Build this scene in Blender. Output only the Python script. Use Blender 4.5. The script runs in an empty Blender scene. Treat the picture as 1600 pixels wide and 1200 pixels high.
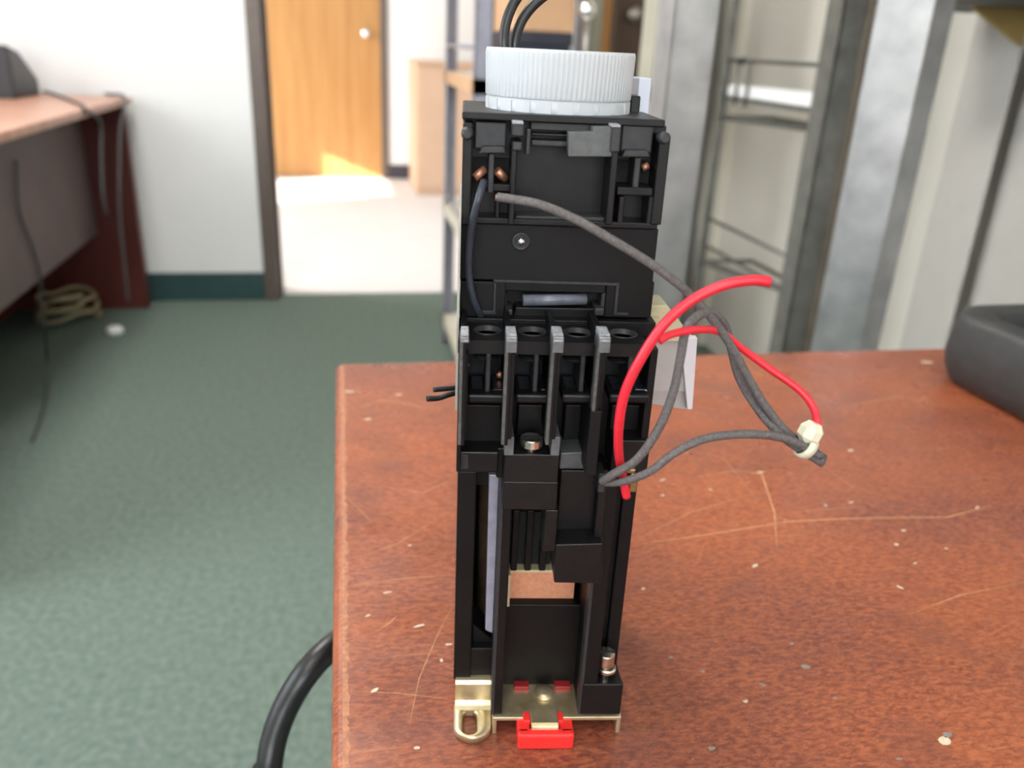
import bpy, bmesh, math, random
from mathutils import Vector, Matrix
random.seed(7)
PI = math.pi
col = bpy.context.scene.collection
scene = bpy.context.scene

# ------------------------------------------------------------------ camera
FPX = 1285.0                      # focal length in pixels of the 1600x1200 frame
PITCH, ROLL, HEAD = math.radians(22.2), math.radians(2.7), math.radians(11.9)
CAM = Vector((0, 0, 0.92))
_F = Vector((0, math.cos(PITCH), -math.sin(PITCH)))
_R0 = Vector((1, 0, 0)); _U0 = Vector((0, math.sin(PITCH), math.cos(PITCH)))
_R = math.cos(ROLL) * _R0 + math.sin(ROLL) * _U0
_U = -math.sin(ROLL) * _R0 + math.cos(ROLL) * _U0
_Z = Matrix.Rotation(-HEAD, 3, 'Z')            # the room is square to the axes, the camera is turned
FW, RT, UP = _Z @ _F, _Z @ _R, _Z @ _U
cd = bpy.data.cameras.new('camera'); cam = bpy.data.objects.new('camera', cd); col.objects.link(cam)
m = Matrix((RT, UP, -FW)).transposed().to_4x4(); m.translation = CAM
cam.matrix_world = m
cd.sensor_width = 36; cd.lens = 36 * FPX / 1600; cd.clip_start = 0.01; cd.clip_end = 100
cd.dof.use_dof = True; cd.dof.focus_distance = 0.205; cd.dof.aperture_fstop = 14.5
scene.camera = cam

# ------------------------------------------------------------------ light
vs = scene.view_settings
vs.view_transform = 'Standard'; vs.look = 'None'; vs.gamma = 1; vs.use_curve_mapping = False
vs.exposure = 0.0
w = bpy.data.worlds.new('world'); scene.world = w; w.use_nodes = True
wn = w.node_tree; wn.nodes.clear()
sky = wn.nodes.new('ShaderNodeTexSky'); sky.sky_type = 'NISHITA'; sky.sun_disc = False
sky.sun_elevation = math.radians(28); sky.sun_rotation = math.radians(200)
bg = wn.nodes.new('ShaderNodeBackground'); bg.inputs[1].default_value = 0.25
wo = wn.nodes.new('ShaderNodeOutputWorld')
wn.links.new(sky.outputs[0], bg.inputs[0]); wn.links.new(bg.outputs[0], wo.inputs[0])

def area(name, loc, direction, sx, sy, power, color):
    d = bpy.data.lights.new(name, 'AREA'); d.shape = 'RECTANGLE'; d.size = sx; d.size_y = sy
    d.energy = power; d.color = color
    o = bpy.data.objects.new(name, d); col.objects.link(o); o.location = loc
    o.rotation_euler = Vector(direction).to_track_quat('-Z', 'Y').to_euler()
    return o
sd = bpy.data.lights.new('sun', 'SUN'); sd.energy = 26; sd.angle = math.radians(0.5); sd.color = (1, .95, .86)
so = bpy.data.objects.new('sun', sd); col.objects.link(so); so.location = (-8, 2, 6)
SUNDIR = Vector((1.0, 0.55, -0.40))
so.rotation_euler = SUNDIR.to_track_quat('-Z', 'Y').to_euler()
area('window_light_left', (-2.12, 0.55, 1.55), (1, 0, -0.12), 1.7, 1.3, 36, (.86, .93, 1.0))
area('window_light_back', (-0.5, -2.42, 1.6), (0, 1, -0.1), 2.2, 1.3, 47, (.88, .94, 1.0))
area('ceiling_fill_light', (-0.55, 1.75, 2.50), (0, 0, -1), .55, 1.15, 42, (1, .97, .92))  # fill from an added lamp overhead, out of view
area('ceiling_fill_light', (-0.35, -0.6, 2.50), (0, 0, -1), .55, 1.15, 16, (1, .97, .90))  # second added overhead fill, also out of view
area('far_window_light', (-2.85, 4.2, 1.5), (1, 0, -0.1), 1.5, 1.2, 110, (1.0, .98, .95))

# ------------------------------------------------------------------ pixel -> place
def ray(px, py): return FW + RT * ((px - 800) / FPX) + UP * ((600 - py) / FPX)
def at_z(px, py, z): d = ray(px, py); return CAM + d * ((z - CAM.z) / d.z)
def at_y(px, py, y): d = ray(px, py); return CAM + d * ((y - CAM.y) / d.y)
def at_x(px, py, x): d = ray(px, py); return CAM + d * ((x - CAM.x) / d.x)

# ------------------------------------------------------------------ materials
MATS = {}
def mat(name, c, rough=.5, metal=0.0, var=.12, scale=40, bump=0.0, bscale=None, c2=None, trans=0, alpha=1, coat=0, spec=None, detail=4):
    if name in MATS: return MATS[name]
    mt = bpy.data.materials.new(name); mt.use_nodes = True
    nt = mt.node_tree; b = nt.nodes['Principled BSDF']
    tc = nt.nodes.new('ShaderNodeTexCoord'); no = nt.nodes.new('ShaderNodeTexNoise')
    no.inputs['Scale'].default_value = scale; no.inputs['Detail'].default_value = detail
    nt.links.new(tc.outputs['Object'], no.inputs['Vector'])
    rp = nt.nodes.new('ShaderNodeValToRGB')
    a = [max(0, v * (1 - var)) for v in c]; bb = list(c2) if c2 else [min(1, v * (1 + var)) for v in c]
    rp.color_ramp.elements[0].position = .3; rp.color_ramp.elements[1].position = .7
    rp.color_ramp.elements[0].color = (*a, 1); rp.color_ramp.elements[1].color = (*bb, 1)
    nt.links.new(no.outputs['Fac'], rp.inputs[0]); nt.links.new(rp.outputs[0], b.inputs['Base Color'])
    b.inputs['Roughness'].default_value = rough; b.inputs['Metallic'].default_value = metal
    if trans: b.inputs['Transmission Weight'].default_value = trans
    if coat: b.inputs['Coat Weight'].default_value = coat
    if spec is not None: b.inputs['Specular IOR Level'].default_value = spec
    if alpha < 1: b.inputs['Alpha'].default_value = alpha
    if bump:
        n2 = nt.nodes.new('ShaderNodeTexNoise'); n2.inputs['Scale'].default_value = bscale or scale * 3
        nt.links.new(tc.outputs['Object'], n2.inputs['Vector'])
        bp = nt.nodes.new('ShaderNodeBump'); bp.inputs['Strength'].default_value = bump; bp.inputs['Distance'].default_value = .002
        nt.links.new(n2.outputs['Fac'], bp.inputs['Height']); nt.links.new(bp.outputs[0], b.inputs['Normal'])
    MATS[name] = mt
    return mt

def mat_wood(name, ca, cb, scale=(1, 12, 1), rough=.4, ns=6, coat=0):
    mt = bpy.data.materials.new(name); mt.use_nodes = True
    nt = mt.node_tree; b = nt.nodes['Principled BSDF']
    tc = nt.nodes.new('ShaderNodeTexCoord'); mp = nt.nodes.new('ShaderNodeMapping'); mp.inputs['Scale'].default_value = scale
    no = nt.nodes.new('ShaderNodeTexNoise'); no.inputs['Scale'].default_value = ns; no.inputs['Detail'].default_value = 6
    no.inputs['Distortion'].default_value = .6
    nt.links.new(tc.outputs['Object'], mp.inputs[0]); nt.links.new(mp.outputs[0], no.inputs['Vector'])
    rp = nt.nodes.new('ShaderNodeValToRGB'); rp.color_ramp.elements[0].position = .3; rp.color_ramp.elements[1].position = .7
    rp.color_ramp.elements[0].color = (*ca, 1); rp.color_ramp.elements[1].color = (*cb, 1)
    nt.links.new(no.outputs['Fac'], rp.inputs[0]); nt.links.new(rp.outputs[0], b.inputs['Base Color'])
    b.inputs['Roughness'].default_value = rough; b.inputs['Coat Weight'].default_value = coat
    return mt

def mat_table():
    mt = bpy.data.materials.new('worn_red_brown_laminate'); mt.use_nodes = True
    nt = mt.node_tree; b = nt.nodes['Principled BSDF']; L = nt.links.new
    tc = nt.nodes.new('ShaderNodeTexCoord')
    def noise(scale, mscale=(1, 1, 1), rot=0, detail=5, dist=0):
        mp = nt.nodes.new('ShaderNodeMapping'); mp.inputs['Scale'].default_value = mscale; mp.inputs['Rotation'].default_value = (0, 0, rot)
        n = nt.nodes.new('ShaderNodeTexNoise'); n.inputs['Scale'].default_value = scale; n.inputs['Detail'].default_value = detail
        n.inputs['Distortion'].default_value = dist
        L(tc.outputs['Object'], mp.inputs[0]); L(mp.outputs[0], n.inputs['Vector']); return n.outputs['Fac']
    def ramp(src, p0, c0, p1, c1):
        r = nt.nodes.new('ShaderNodeValToRGB'); e = r.color_ramp.elements
        e[0].position = p0; e[0].color = (*c0, 1); e[1].position = p1; e[1].color = (*c1, 1); L(src, r.inputs[0]); return r.outputs[0]
    def mix(fac, a, c, mode='MIX'):
        x = nt.nodes.new('ShaderNodeMix'); x.data_type = 'RGBA'; x.blend_type = mode
        if isinstance(fac, float): x.inputs[0].default_value = fac
        else: L(fac, x.inputs[0])
        for i, v in ((6, a), (7, c)):
            if isinstance(v, tuple): x.inputs[i].default_value = (*v, 1)
            else: L(v, x.inputs[i])
        return x.outputs[2]
    grain = ramp(noise(330, (1, 2.4, 1), .45, 6, .5), .36, (.105, .022, .014), .66, (.47, .140, .055))
    patch = ramp(noise(9, (1, 1.8, 1), .2, 6), .32, (.16, .046, .036), .68, (.38, .100, .036))
    base = mix(.5, grain, patch)
    fleck = ramp(noise(800, (1, 2.2, 1), .5, 3), .60, (0, 0, 0), .74, (.85, .85, .85))
    base = mix(fleck, base, (.50, .19, .085))
    dark = ramp(noise(30, (1, 1.5, 1), .3, 10), .50, (0, 0, 0), .78, (.5, .5, .5))
    base = mix(dark, base, (.12, .046, .040))
    # fine rubbed scratches in two directions
    for (mscale, rot, lo) in (((.30, 9, 1), .35, .66), ((.25, 8, 1), -.5, .70), ((.4, 11, 1), 1.2, .71)):
        sc = ramp(noise(46, mscale, rot, 4, .25), lo, (0, 0, 0), lo + .10, (.7, .7, .7))
        base = mix(sc, base, (.50, .20, .095))
    L(base, b.inputs['Base Color'])
    rr = ramp(noise(40, detail=8), .3, (.24, .24, .24), .75, (.42, .42, .42)); L(rr, b.inputs['Roughness'])
    bp = nt.nodes.new('ShaderNodeBump'); bp.inputs['Strength'].default_value = .12; bp.inputs['Distance'].default_value = .0006
    L(noise(260), bp.inputs['Height']); L(bp.outputs[0], b.inputs['Normal'])
    return mt

BLK = mat('black_plastic', (.0065, .0058, .0060), .38, spec=.28, var=.25, scale=300, bump=.05, bscale=3000)
BLKM = mat('matte_black_plastic', (.0045, .0040, .0041), .48, spec=.24, var=.2, scale=300)
GRYP = mat('grey_black_plastic', (.026, .026, .029), .42, spec=.4, var=.25, scale=500)
PALEP = mat('pale_plastic', (.30, .31, .33), .55, var=.35, scale=900)
KNOB = mat('white_knob_plastic', (.52, .545, .57), .45, var=.03, scale=100)
KNOB2 = mat('white_tab_plastic', (.52, .56, .66), .4, var=.04, scale=100)
GOLD = mat('yellow_zinc_plate', (.60, .47, .25), .36, .8, var=.2, scale=160, c2=(.74, .64, .44))
STEEL = mat('screw_steel', (.75, .70, .60), .25, 1.0, var=.1, scale=600)
CLAMP = mat('clamp_steel', (.30, .34, .40), .3, 1.0, var=.2, scale=600)
COPPER = mat('copper', (.55, .26, .16), .4, .6, var=.2, scale=600)
COILM = mat('coil_winding', (.62, .27, .15), .5, 0, var=.12, scale=900)
TAPE = mat('coil_tape', (.10, .060, .040), .16, 0, var=.2, scale=200, coat=.6)
BOBB = mat('cream_bobbin', (.55, .47, .27), .45, 0, var=.1, scale=200)
REDP = mat('red_clip_plastic', (.78, .025, .022), .42, var=.05, scale=200)
REDW = mat('red_wire_insulation', (.72, .022, .042), .38, var=.06, scale=300)
GREYW = mat('grey_braided_wire', (.115, .102, .100), .75, var=.3, scale=1500, bump=.25, bscale=2500)
BLUEW = mat('dark_blue_wire_insulation', (.030, .035, .050), .35, var=.2, scale=400)
BLKW = mat('black_wire_insulation', (.012, .012, .013), .35, var=.2, scale=300)
CREAM = mat('cream_nylon', (.70, .66, .50), .4, var=.06, scale=300)
CREAMC = mat('aged_cream_plastic', (.55, .50, .32), .45, var=.1, scale=200)
FROST = mat('frosted_plastic', (.62, .60, .58), .4, var=.06, scale=150, trans=.35)
STICK = mat('label_edge', (.40, .38, .34), .6, var=.06, scale=300)

WALL = mat('white_wall_paint', (.80, .80, .80), .7, var=.02, scale=6)
CEIL = mat('ceiling_tile_white', (.78, .77, .74), .9, var=.03, scale=30)
BASEG = mat('green_rubber_baseboard', (.022, .062, .062), .5, var=.1, scale=20)
BASEK = mat('dark_rubber_baseboard', (.05, .045, .06), .5, var=.1, scale=20)
CARPET = mat('green_carpet', (.122, .176, .148), .95, var=.16, scale=80, bump=.6, bscale=700, c2=(.192, .235, .196), spec=.1, detail=8)
FARFL = mat('pale_far_floor', (.74, .71, .70), .6, var=.03, scale=8)
FRAME = mat('brown_door_frame_paint', (.115, .088, .075), .35, var=.1, scale=30)
DOORW = mat_wood('honey_oak_veneer', (.40, .19, .058), (.50, .27, .092), (9, 9, .5), .42, 3)
DESKW = mat_wood('mahogany_veneer', (.085, .018, .015), (.135, .029, .022), (6, 6, 1), .4, 4)
DESKT = mat_wood('desk_top_laminate', (.42, .20, .13), (.58, .32, .22), (1, 6, 1), .35, 4)
DESKP = mat('grey_brown_panel', (.175, .125, .120), .55, var=.08, scale=8)
TABLE = mat_table()
GALV = mat('galvanised_steel', (.42, .425, .43), .42, .85, var=.2, scale=26, bump=.04)
PGREY = mat('grey_blue_rack_paint', (.30, .30, .36), .45, .2, var=.1, scale=30)
DARKM = mat('dull_dark_steel', (.17, .17, .155), .5, .5, var=.2, scale=30)
BROWNM = mat('brown_rack_paint', (.13, .105, .08), .5, .2, var=.15, scale=30)
CREAMM = mat('cream_rack_tone', (.68, .64, .52), .45, .1, var=.05, scale=20)
VANE = mat('offwhite_blind_vane', (.46, .44, .41), .65, var=.03, scale=20)
TANB = mat('tan_cardboard', (.62, .38, .22), .8, var=.06, scale=20)
NAVY = mat('dark_navy_box', (.020, .022, .040), .5, var=.15, scale=30)
TANC = mat('tan_cabinet_laminate', (.62, .42, .29), .5, var=.04, scale=10)
CHROME = mat('chrome', (.85, .85, .86), .12, 1, var=.03, scale=20)
DBROWN = mat_wood('dark_walnut', (.055, .030, .018), (.10, .055, .03), (6, 6, .6), .4, 4)
OCHRE = mat_wood('ochre_wood', (.30, .13, .03), (.42, .20, .06), (8, 8, .6), .45, 4)
GLASSG = mat('grey_green_glass', (.40, .40, .32), .2, 0, var=.1, scale=20, trans=.3)
PAPER = mat('white_paper', (.85, .86, .86), .7, var=.02, scale=20)
RUBBER = mat('charcoal_rubber', (.024, .0245, .024), .55, var=.2, scale=150, bump=.1)
BLKO = mat('black_office_plastic', (.02, .021, .025), .4, var=.2, scale=40)
YCORD = mat('beige_cord', (.34, .29, .17), .55, var=.15, scale=60)
GCORD = mat('grey_cord', (.065, .065, .065), .5, var=.15, scale=60)
DARKSH = mat('dark_shelf_board', (.030, .024, .020), .5, var=.15, scale=20)
CHIP = mat('worn_chip', (.62, .50, .36), .6, var=.2, scale=500)
CHIPG = mat('grey_stain', (.24, .22, .19), .6, var=.2, scale=500)
SCRM = mat('rubbed_scratch', (.58, .29, .14), .55, var=.25, scale=700)

# ------------------------------------------------------------------ mesh helpers
class MB:
    def __init__(s): s.v = []; s.f = []; s.sm = []
    def add(s, vs, fs, smooth=False):
        o = len(s.v); s.v += [tuple(v) for v in vs]
        for f in fs: s.f.append([i + o for i in f]); s.sm.append(smooth)
        return s
    def box(s, x0, x1, y0, y1, z0, z1):
        x0, x1 = min(x0, x1), max(x0, x1); y0, y1 = min(y0, y1), max(y0, y1); z0, z1 = min(z0, z1), max(z0, z1)
        return s.add([(x0,y0,z0),(x1,y0,z0),(x1,y1,z0),(x0,y1,z0),(x0,y0,z1),(x1,y0,z1),(x1,y1,z1),(x0,y1,z1)],
                     [(0,3,2,1),(4,5,6,7),(0,1,5,4),(1,2,6,5),(2,3,7,6),(3,0,4,7)])
    def prism(s, pts, a, b, axis='y'):
        """closed outline pts (2-D) swept from a to b along axis; y: pts=(x,z), z: pts=(x,y), x: pts=(y,z)"""
        def P(p, t): return {'y': (p[0], t, p[1]), 'z': (p[0], p[1], t), 'x': (t, p[0], p[1])}[axis]
        n = len(pts); vs = [P(p, a) for p in pts] + [P(p, b) for p in pts]
        fs = [list(range(n))[::-1], list(range(n, 2 * n))] + [(i, (i + 1) % n, n + (i + 1) % n, n + i) for i in range(n)]
        return s.add(vs, fs)
    def lathe(s, prof, c=(0, 0, 0), n=32, axis='z', smooth=True, rfun=None):
        """prof: list of (r, h)"""
        vs = []
        for k, (r, h) in enumerate(prof):
            for i in range(n):
                a = 2 * PI * i / n; rr = r * (rfun(i, k) if rfun else 1)
                p = (rr * math.cos(a), rr * math.sin(a), h)
                if axis == 'y': p = (p[0], -p[2], p[1])
                if axis == 'x': p = (p[2], p[0], p[1])
                vs.append((p[0] + c[0], p[1] + c[1], p[2] + c[2]))
        fs = []
        for k in range(len(prof) - 1):
            for i in range(n):
                j = (i + 1) % n; fs.append((k * n + i, k * n + j, (k + 1) * n + j, (k + 1) * n + i))
        s.add(vs, fs, smooth)
        o = len(s.v) - len(vs)
        s.f.append([o + i for i in range(n)][::-1]); s.sm.append(False)
        s.f.append([o + (len(prof) - 1) * n + i for i in range(n)]); s.sm.append(False)
        return s
    def tube(s, pts, r, n=10, sub=6, caps=True, r2=None):
        P = [Vector(p) for p in pts]
        if sub > 1 and len(P) > 2:
            Q = []
            for i in range(len(P) - 1):
                p0 = P[i - 1] if i else P[0] * 2 - P[1]; p1, p2 = P[i], P[i + 1]
                p3 = P[i + 2] if i + 2 < len(P) else P[-1] * 2 - P[-2]
                for k in range(sub):
                    t = k / sub
                    Q.append(.5 * ((2 * p1) + (p2 - p0) * t + (2 * p0 - 5 * p1 + 4 * p2 - p3) * t * t + (3 * p1 - p0 - 3 * p2 + p3) * t ** 3))
            Q.append(P[-1]); P = Q
        up = None; vs = []
        for i, p in enumerate(P):
            t = ((P[i + 1] if i + 1 < len(P) else p) - (P[i - 1] if i else p)).normalized()
            if up is None:
                up = t.cross(Vector((0, 0, 1)))
                if up.length < .1: up = t.cross(Vector((1, 0, 0)))
            up = (up - t * up.dot(t)).normalized(); b = t.cross(up)
            rr = r if r2 is None else r + (r2 - r) * i / (len(P) - 1)
            for k in range(n):
                a = 2 * PI * k / n; vs.append(p + (up * math.cos(a) + b * math.sin(a)) * rr)
        fs = [(i * n + k, i * n + (k + 1) % n, (i + 1) * n + (k + 1) % n, (i + 1) * n + k) for i in range(len(P) - 1) for k in range(n)]
        s.add(vs, fs, True)
        if caps:
            o = len(s.v) - len(vs)
            s.f.append([o + k for k in range(n)][::-1]); s.sm.append(False)
            s.f.append([o + (len(P) - 1) * n + k for k in range(n)]); s.sm.append(False)
        return s
    def holed(s, x0, x1, y0, y1, z0, z1, cx, cy, rx, ry=None, n=24):
        """horizontal plate with a round or oval hole through it"""
        ry = ry or rx; vs = []
        def sq(a):
            c, q = math.cos(a), math.sin(a); k = 1e9
            if c > 1e-9: k = min(k, (x1 - cx) / c)
            if c < -1e-9: k = min(k, (x0 - cx) / c)
            if q > 1e-9: k = min(k, (y1 - cy) / q)
            if q < -1e-9: k = min(k, (y0 - cy) / q)
            return (cx + c * k, cy + q * k)
        ang = [2 * PI * i / n for i in range(n)] + [math.atan2(y - cy, x - cx) % (2 * PI) for x in (x0, x1) for y in (y0, y1)]
        ang = sorted(set(round(a, 6) for a in ang)); n = len(ang)
        for z in (z1, z0):
            vs += [(*sq(a), z) for a in ang]; vs += [(cx + rx * math.cos(a), cy + ry * math.sin(a), z) for a in ang]
        fs = []
        for i in range(n):
            j = (i + 1) % n
            fs += [(i, j, n + j, n + i), (2*n + j, 2*n + i, 3*n + i, 3*n + j), (i, 2*n + i, 2*n + j, j), (n + i, n + j, 3*n + j, 3*n + i)]
        return s.add(vs, fs)
    def xf(s, M):
        s.v = [tuple(M @ Vector(v)) for v in s.v]; return s
    def build(s, name, material, parent=None, bevel=0, loc=None, rot=None, seg=2, smooth_all=False):
        me = bpy.data.meshes.new(name); me.from_pydata(s.v, [], s.f)
        bm = bmesh.new(); bm.from_mesh(me); bmesh.ops.recalc_face_normals(bm, faces=bm.faces); bm.to_mesh(me); bm.free()
        for p, q in zip(me.polygons, s.sm): p.use_smooth = q or smooth_all
        me.materials.append(material); me.update()
        o = bpy.data.objects.new(name, me); col.objects.link(o)
        if parent: o.parent = parent
        if loc: o.location = loc
        if rot: o.rotation_euler = rot
        if bevel:
            b = o.modifiers.new('bevel', 'BEVEL'); b.width = bevel; b.segments = seg; b.limit_method = 'ANGLE'; b.angle_limit = .7
        return o

def tag(o, label=None, cat=None, group=None, kind=None):
    if label: o['label'] = label
    if cat: o['category'] = cat
    if group: o['group'] = group
    if kind: o['kind'] = kind
    return o
def empty(name, loc, rz=0):
    o = bpy.data.objects.new(name, None); col.objects.link(o); o.location = loc; o.rotation_euler = (0, 0, rz)
    o.empty_display_size = .05
    return o
def struct(mb, name, material, parent=None, **k):
    o = mb.build(name, material, parent, **k); o['kind'] = 'structure'; return o

# ================================================================== THE ROOM
WY = 3.12           # wall with the doorway
XL, XR, YB, H = -2.2, 1.2, -2.5, 2.6
DX0, DX1 = -0.26, 0.54
FY = 6.16           # far wall
struct(MB().box(XL, XR, YB, WY + .06, -.05, 0), 'floor', CARPET)
struct(MB().box(-3.1, 2.4, WY + .06, FY + .1, -.05, .004), 'floor', FARFL)
struct(MB().box(-3.1, 2.4, YB, FY + .1, H, H + .05), 'ceiling', CEIL)
struct(MB().box(XL, DX0 - .045, WY, WY + .12, 0, H).box(DX1 + .045, XR + .1, WY, WY + .12, 0, H)
       .box(DX0 - .045, DX1 + .045, WY, WY + .12, 2.12, H), 'wall_front', WALL)
struct(MB().box(XL - .1, XL, YB, -.3, 0, H).box(XL - .1, XL, 1.4, WY, 0, H).box(XL - .1, XL, -.3, 1.4, 0, .9).box(XL - .1, XL, -.3, 1.4, 2.2, H), 'wall_left', WALL)
struct(MB().box(XR, XR + .1, YB, WY, 0, H), 'wall_right', mat('cream_wall_paint', (.66, .63, .56), .7, var=.03, scale=5))
struct(MB().box(XL, -1.6, YB - .1, YB, 0, H).box(.6, XR, YB - .1, YB, 0, H).box(-1.6, .6, YB - .1, YB, 0, .95).box(-1.6, .6, YB - .1, YB, 2.25, H), 'wall_back', WALL)
# main-room windows (behind and left of the camera)
def window(name, pts_frame, pane):
    f = struct(pts_frame, name, WALL); pane.build('pane', mat('window_glass', (.9, .93, .95), .05, 0, var=.01, trans=1), f)
window('window_1', MB().box(XL - .06, XL - .02, -.3, 1.4, .9, .95).box(XL - .06, XL - .02, -.3, 1.4, 2.15, 2.2).box(XL - .06, XL - .02, -.3, -.25, .9, 2.2).box(XL - .06, XL - .02, 1.35, 1.4, .9, 2.2),
       MB().box(XL - .045, XL - .04, -.25, 1.35, .95, 2.15))
window('window_2', MB().box(-1.6, .6, YB - .06, YB - .02, .95, 1.0).box(-1.6, .6, YB - .06, YB - .02, 2.2, 2.25).box(-1.6, -1.55, YB - .06, YB - .02, .95, 2.25).box(.55, .6, YB - .06, YB - .02, .95, 2.25),
       MB().box(-1.55, .55, YB - .045, YB - .04, 1.0, 2.2))
# baseboards
struct(MB().box(-.74, DX0 - .05, WY - .012, WY, 0, .105), 'baseboard_front', BASEG, bevel=.004)
struct(MB().box(XL, -.76, WY - .012, WY, 0, .105), 'baseboard_left', BASEG, bevel=.004)
struct(MB().box(DX1 + .05, XR, WY - .012, WY, 0, .105), 'baseboard_right', BASEG, bevel=.004)
# door frame of the open doorway
t = MB()
t.box(DX0 - .05, DX0, WY - .015, WY + .14, 0, 2.12).box(DX0, DX0 + .012, WY + .05, WY + .10, 0, 2.12)
t.box(DX1, DX1 + .05, WY - .015, WY + .14, 0, 2.12).box(DX1 - .012, DX1, WY + .05, WY + .10, 0, 2.12)
t.box(DX0 - .05, DX1 + .05, WY - .015, WY + .14, 2.12, 2.17)
struct(t, 'trim_1', FRAME, bevel=.004)
# far room
struct(MB().box(-3.1, -.72, FY, FY + .1, 0, H).box(.31, 2.4, FY, FY + .1, 0, H).box(-.72, .31, FY, FY + .1, 2.1, H), 'wall_far', WALL)
XF = -3.0
wp = at_y(502, 244, FY); kk = (wp.x - XF) / SUNDIR.x; k2 = (wp.x - XF + .1) / SUNDIR.x
WIN1 = FY - SUNDIR.y * kk; WIN0, WINT = WIN1 - 1.0, wp.z - SUNDIR.z * k2 + .03
struct(MB().box(XF - .1, XF, WY + .12, WIN0, 0, H).box(XF - .1, XF, WIN1, FY, 0, H).box(XF - .1, XF, WIN0, WIN1, 0, .45).box(XF - .1, XF, WIN0, WIN1, WINT, H), 'wall_far_left', WALL)
struct(MB().box(XF, XL, WY, WY + .12, 0, H), 'wall_far_near', WALL)
struct(MB().box(2.3, 2.4, WY + .12, FY, 0, H), 'wall_far_right', WALL)
struct(MB().box(.31, .50, FY - .012, FY, 0, .10), 'baseboard_far', BASEK)
d3 = struct(MB().box(-.68, .265, FY + .01, FY + .05, .01, 2.06), 'door_1', DOORW)
kx = at_y(571, 52, FY)
MB().lathe([(.032, 0), (.032, .006), (.012, .012), (.012, .03), (.026, .036), (.031, .05), (.024, .064), (.004, .068)], (0, 0, 0), 20, 'y').build('door_knob', CHROME, d3, loc=(kx.x, FY + .01, kx.z))
t = MB().box(.265, .31, FY - .02, FY + .06, 0, 2.11).box(-.73, -.68, FY - .02, FY + .06, 0, 2.11).box(-.73, .31, FY - .02, FY + .06, 2.06, 2.11)
struct(t, 'trim_2', FRAME, bevel=.004)

# ceiling lamps, out of view, added to light the room
for i, (x, y) in enumerate(((-.55, 1.75), (-.35, -.6))):
    e = empty('added_ceiling_lamp', (x, y, H))
    tag(e, ['added unseen white ceiling lamp panel above the open carpet', 'added unseen white ceiling lamp panel above the wooden table'][i], 'ceiling lamp', 'added ceiling lamp panels')
    MB().box(-.31, .31, -.61, -.58, -.06, 0).box(-.31, .31, .58, .61, -.06, 0).box(-.31, -.28, -.61, .61, -.06, 0).box(.28, .31, -.61, .61, -.06, 0).build('added_lamp_frame', CEIL, e)
    MB().box(-.28, .28, -.58, .58, -.05, -.03).build('added_lamp_diffuser', PAPER, e)

# ================================================================== THE TABLE
TZ = .74
TX1, TY0, TY1 = 1.02, -.35, .472
_c, _l, _b = at_z(525, 567, TZ), at_z(512, 1200, TZ), at_z(1478, 541, TZ)
TROT = (math.atan2(-(_c - _l).x, (_c - _l).y) + math.atan2((_b - _c).y, (_b - _c).x)) / 2
print('table', _c, math.degrees(math.atan2(-(_c - _l).x, (_c - _l).y)), math.degrees(math.atan2((_b - _c).y, (_b - _c).x)))
tb = empty('table', (_c.x, _c.y, 0), TROT); tag(tb, 'worn red-brown wooden table with scratched top in the foreground', 'table')
TI = Matrix.Rotation(-TROT, 3, 'Z')
def tloc(p): return TI @ (p - Vector((_c.x, _c.y, 0)))
TD = -.84
MB().box(0, TX1, TD, 0, TZ - .032, TZ).build('tabletop', TABLE, tb, bevel=.004, seg=3)
for (x, y) in ((.05, -.05), (TX1 - .05, -.05), (.05, TD + .05), (TX1 - .05, TD + .05)):
    MB().box(x - .025, x + .025, y - .025, y + .025, 0, TZ - .032).build('leg', DESKW, tb, bevel=.003)
MB().box(.05, TX1 - .05, -.04, -.02, TZ - .11, TZ - .032).build('apron', DESKW, tb)
MB().box(.05, TX1 - .05, TD + .02, TD + .04, TZ - .11, TZ - .032).build('apron', DESKW, tb)

# scratches and chips in the finish
def flatstroke(mb, pix, w):
    P = [tloc(at_z(x, y, TZ + .00006)) for x, y in pix]
    for i in range(len(P) - 1):
        a, b = P[i], P[i + 1]; dn = (b - a).normalized(); n = Vector((-dn.y, dn.x, 0))
        wa = w * (.3 if i == 0 else 1); wb = w * (.3 if i == len(P) - 2 else 1)
        mb.add([a - n * wa, b - n * wb, b + n * wb, a + n * wa], [(0, 1, 2, 3)])
def flatchip(mb, px, py, rx, ry, rot=0, n=9):
    c = tloc(at_z(px, py, TZ)); vs = []
    for i in range(n):
        a = 2 * PI * i / n; k = random.uniform(.7, 1.15)
        x, y = rx * k * math.cos(a), ry * k * math.sin(a)
        vs.append((c.x + x * math.cos(rot) - y * math.sin(rot), c.y + x * math.sin(rot) + y * math.cos(rot), TZ + .00008))
    mb.add(vs, [list(range(n))])
s = MB()
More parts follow.
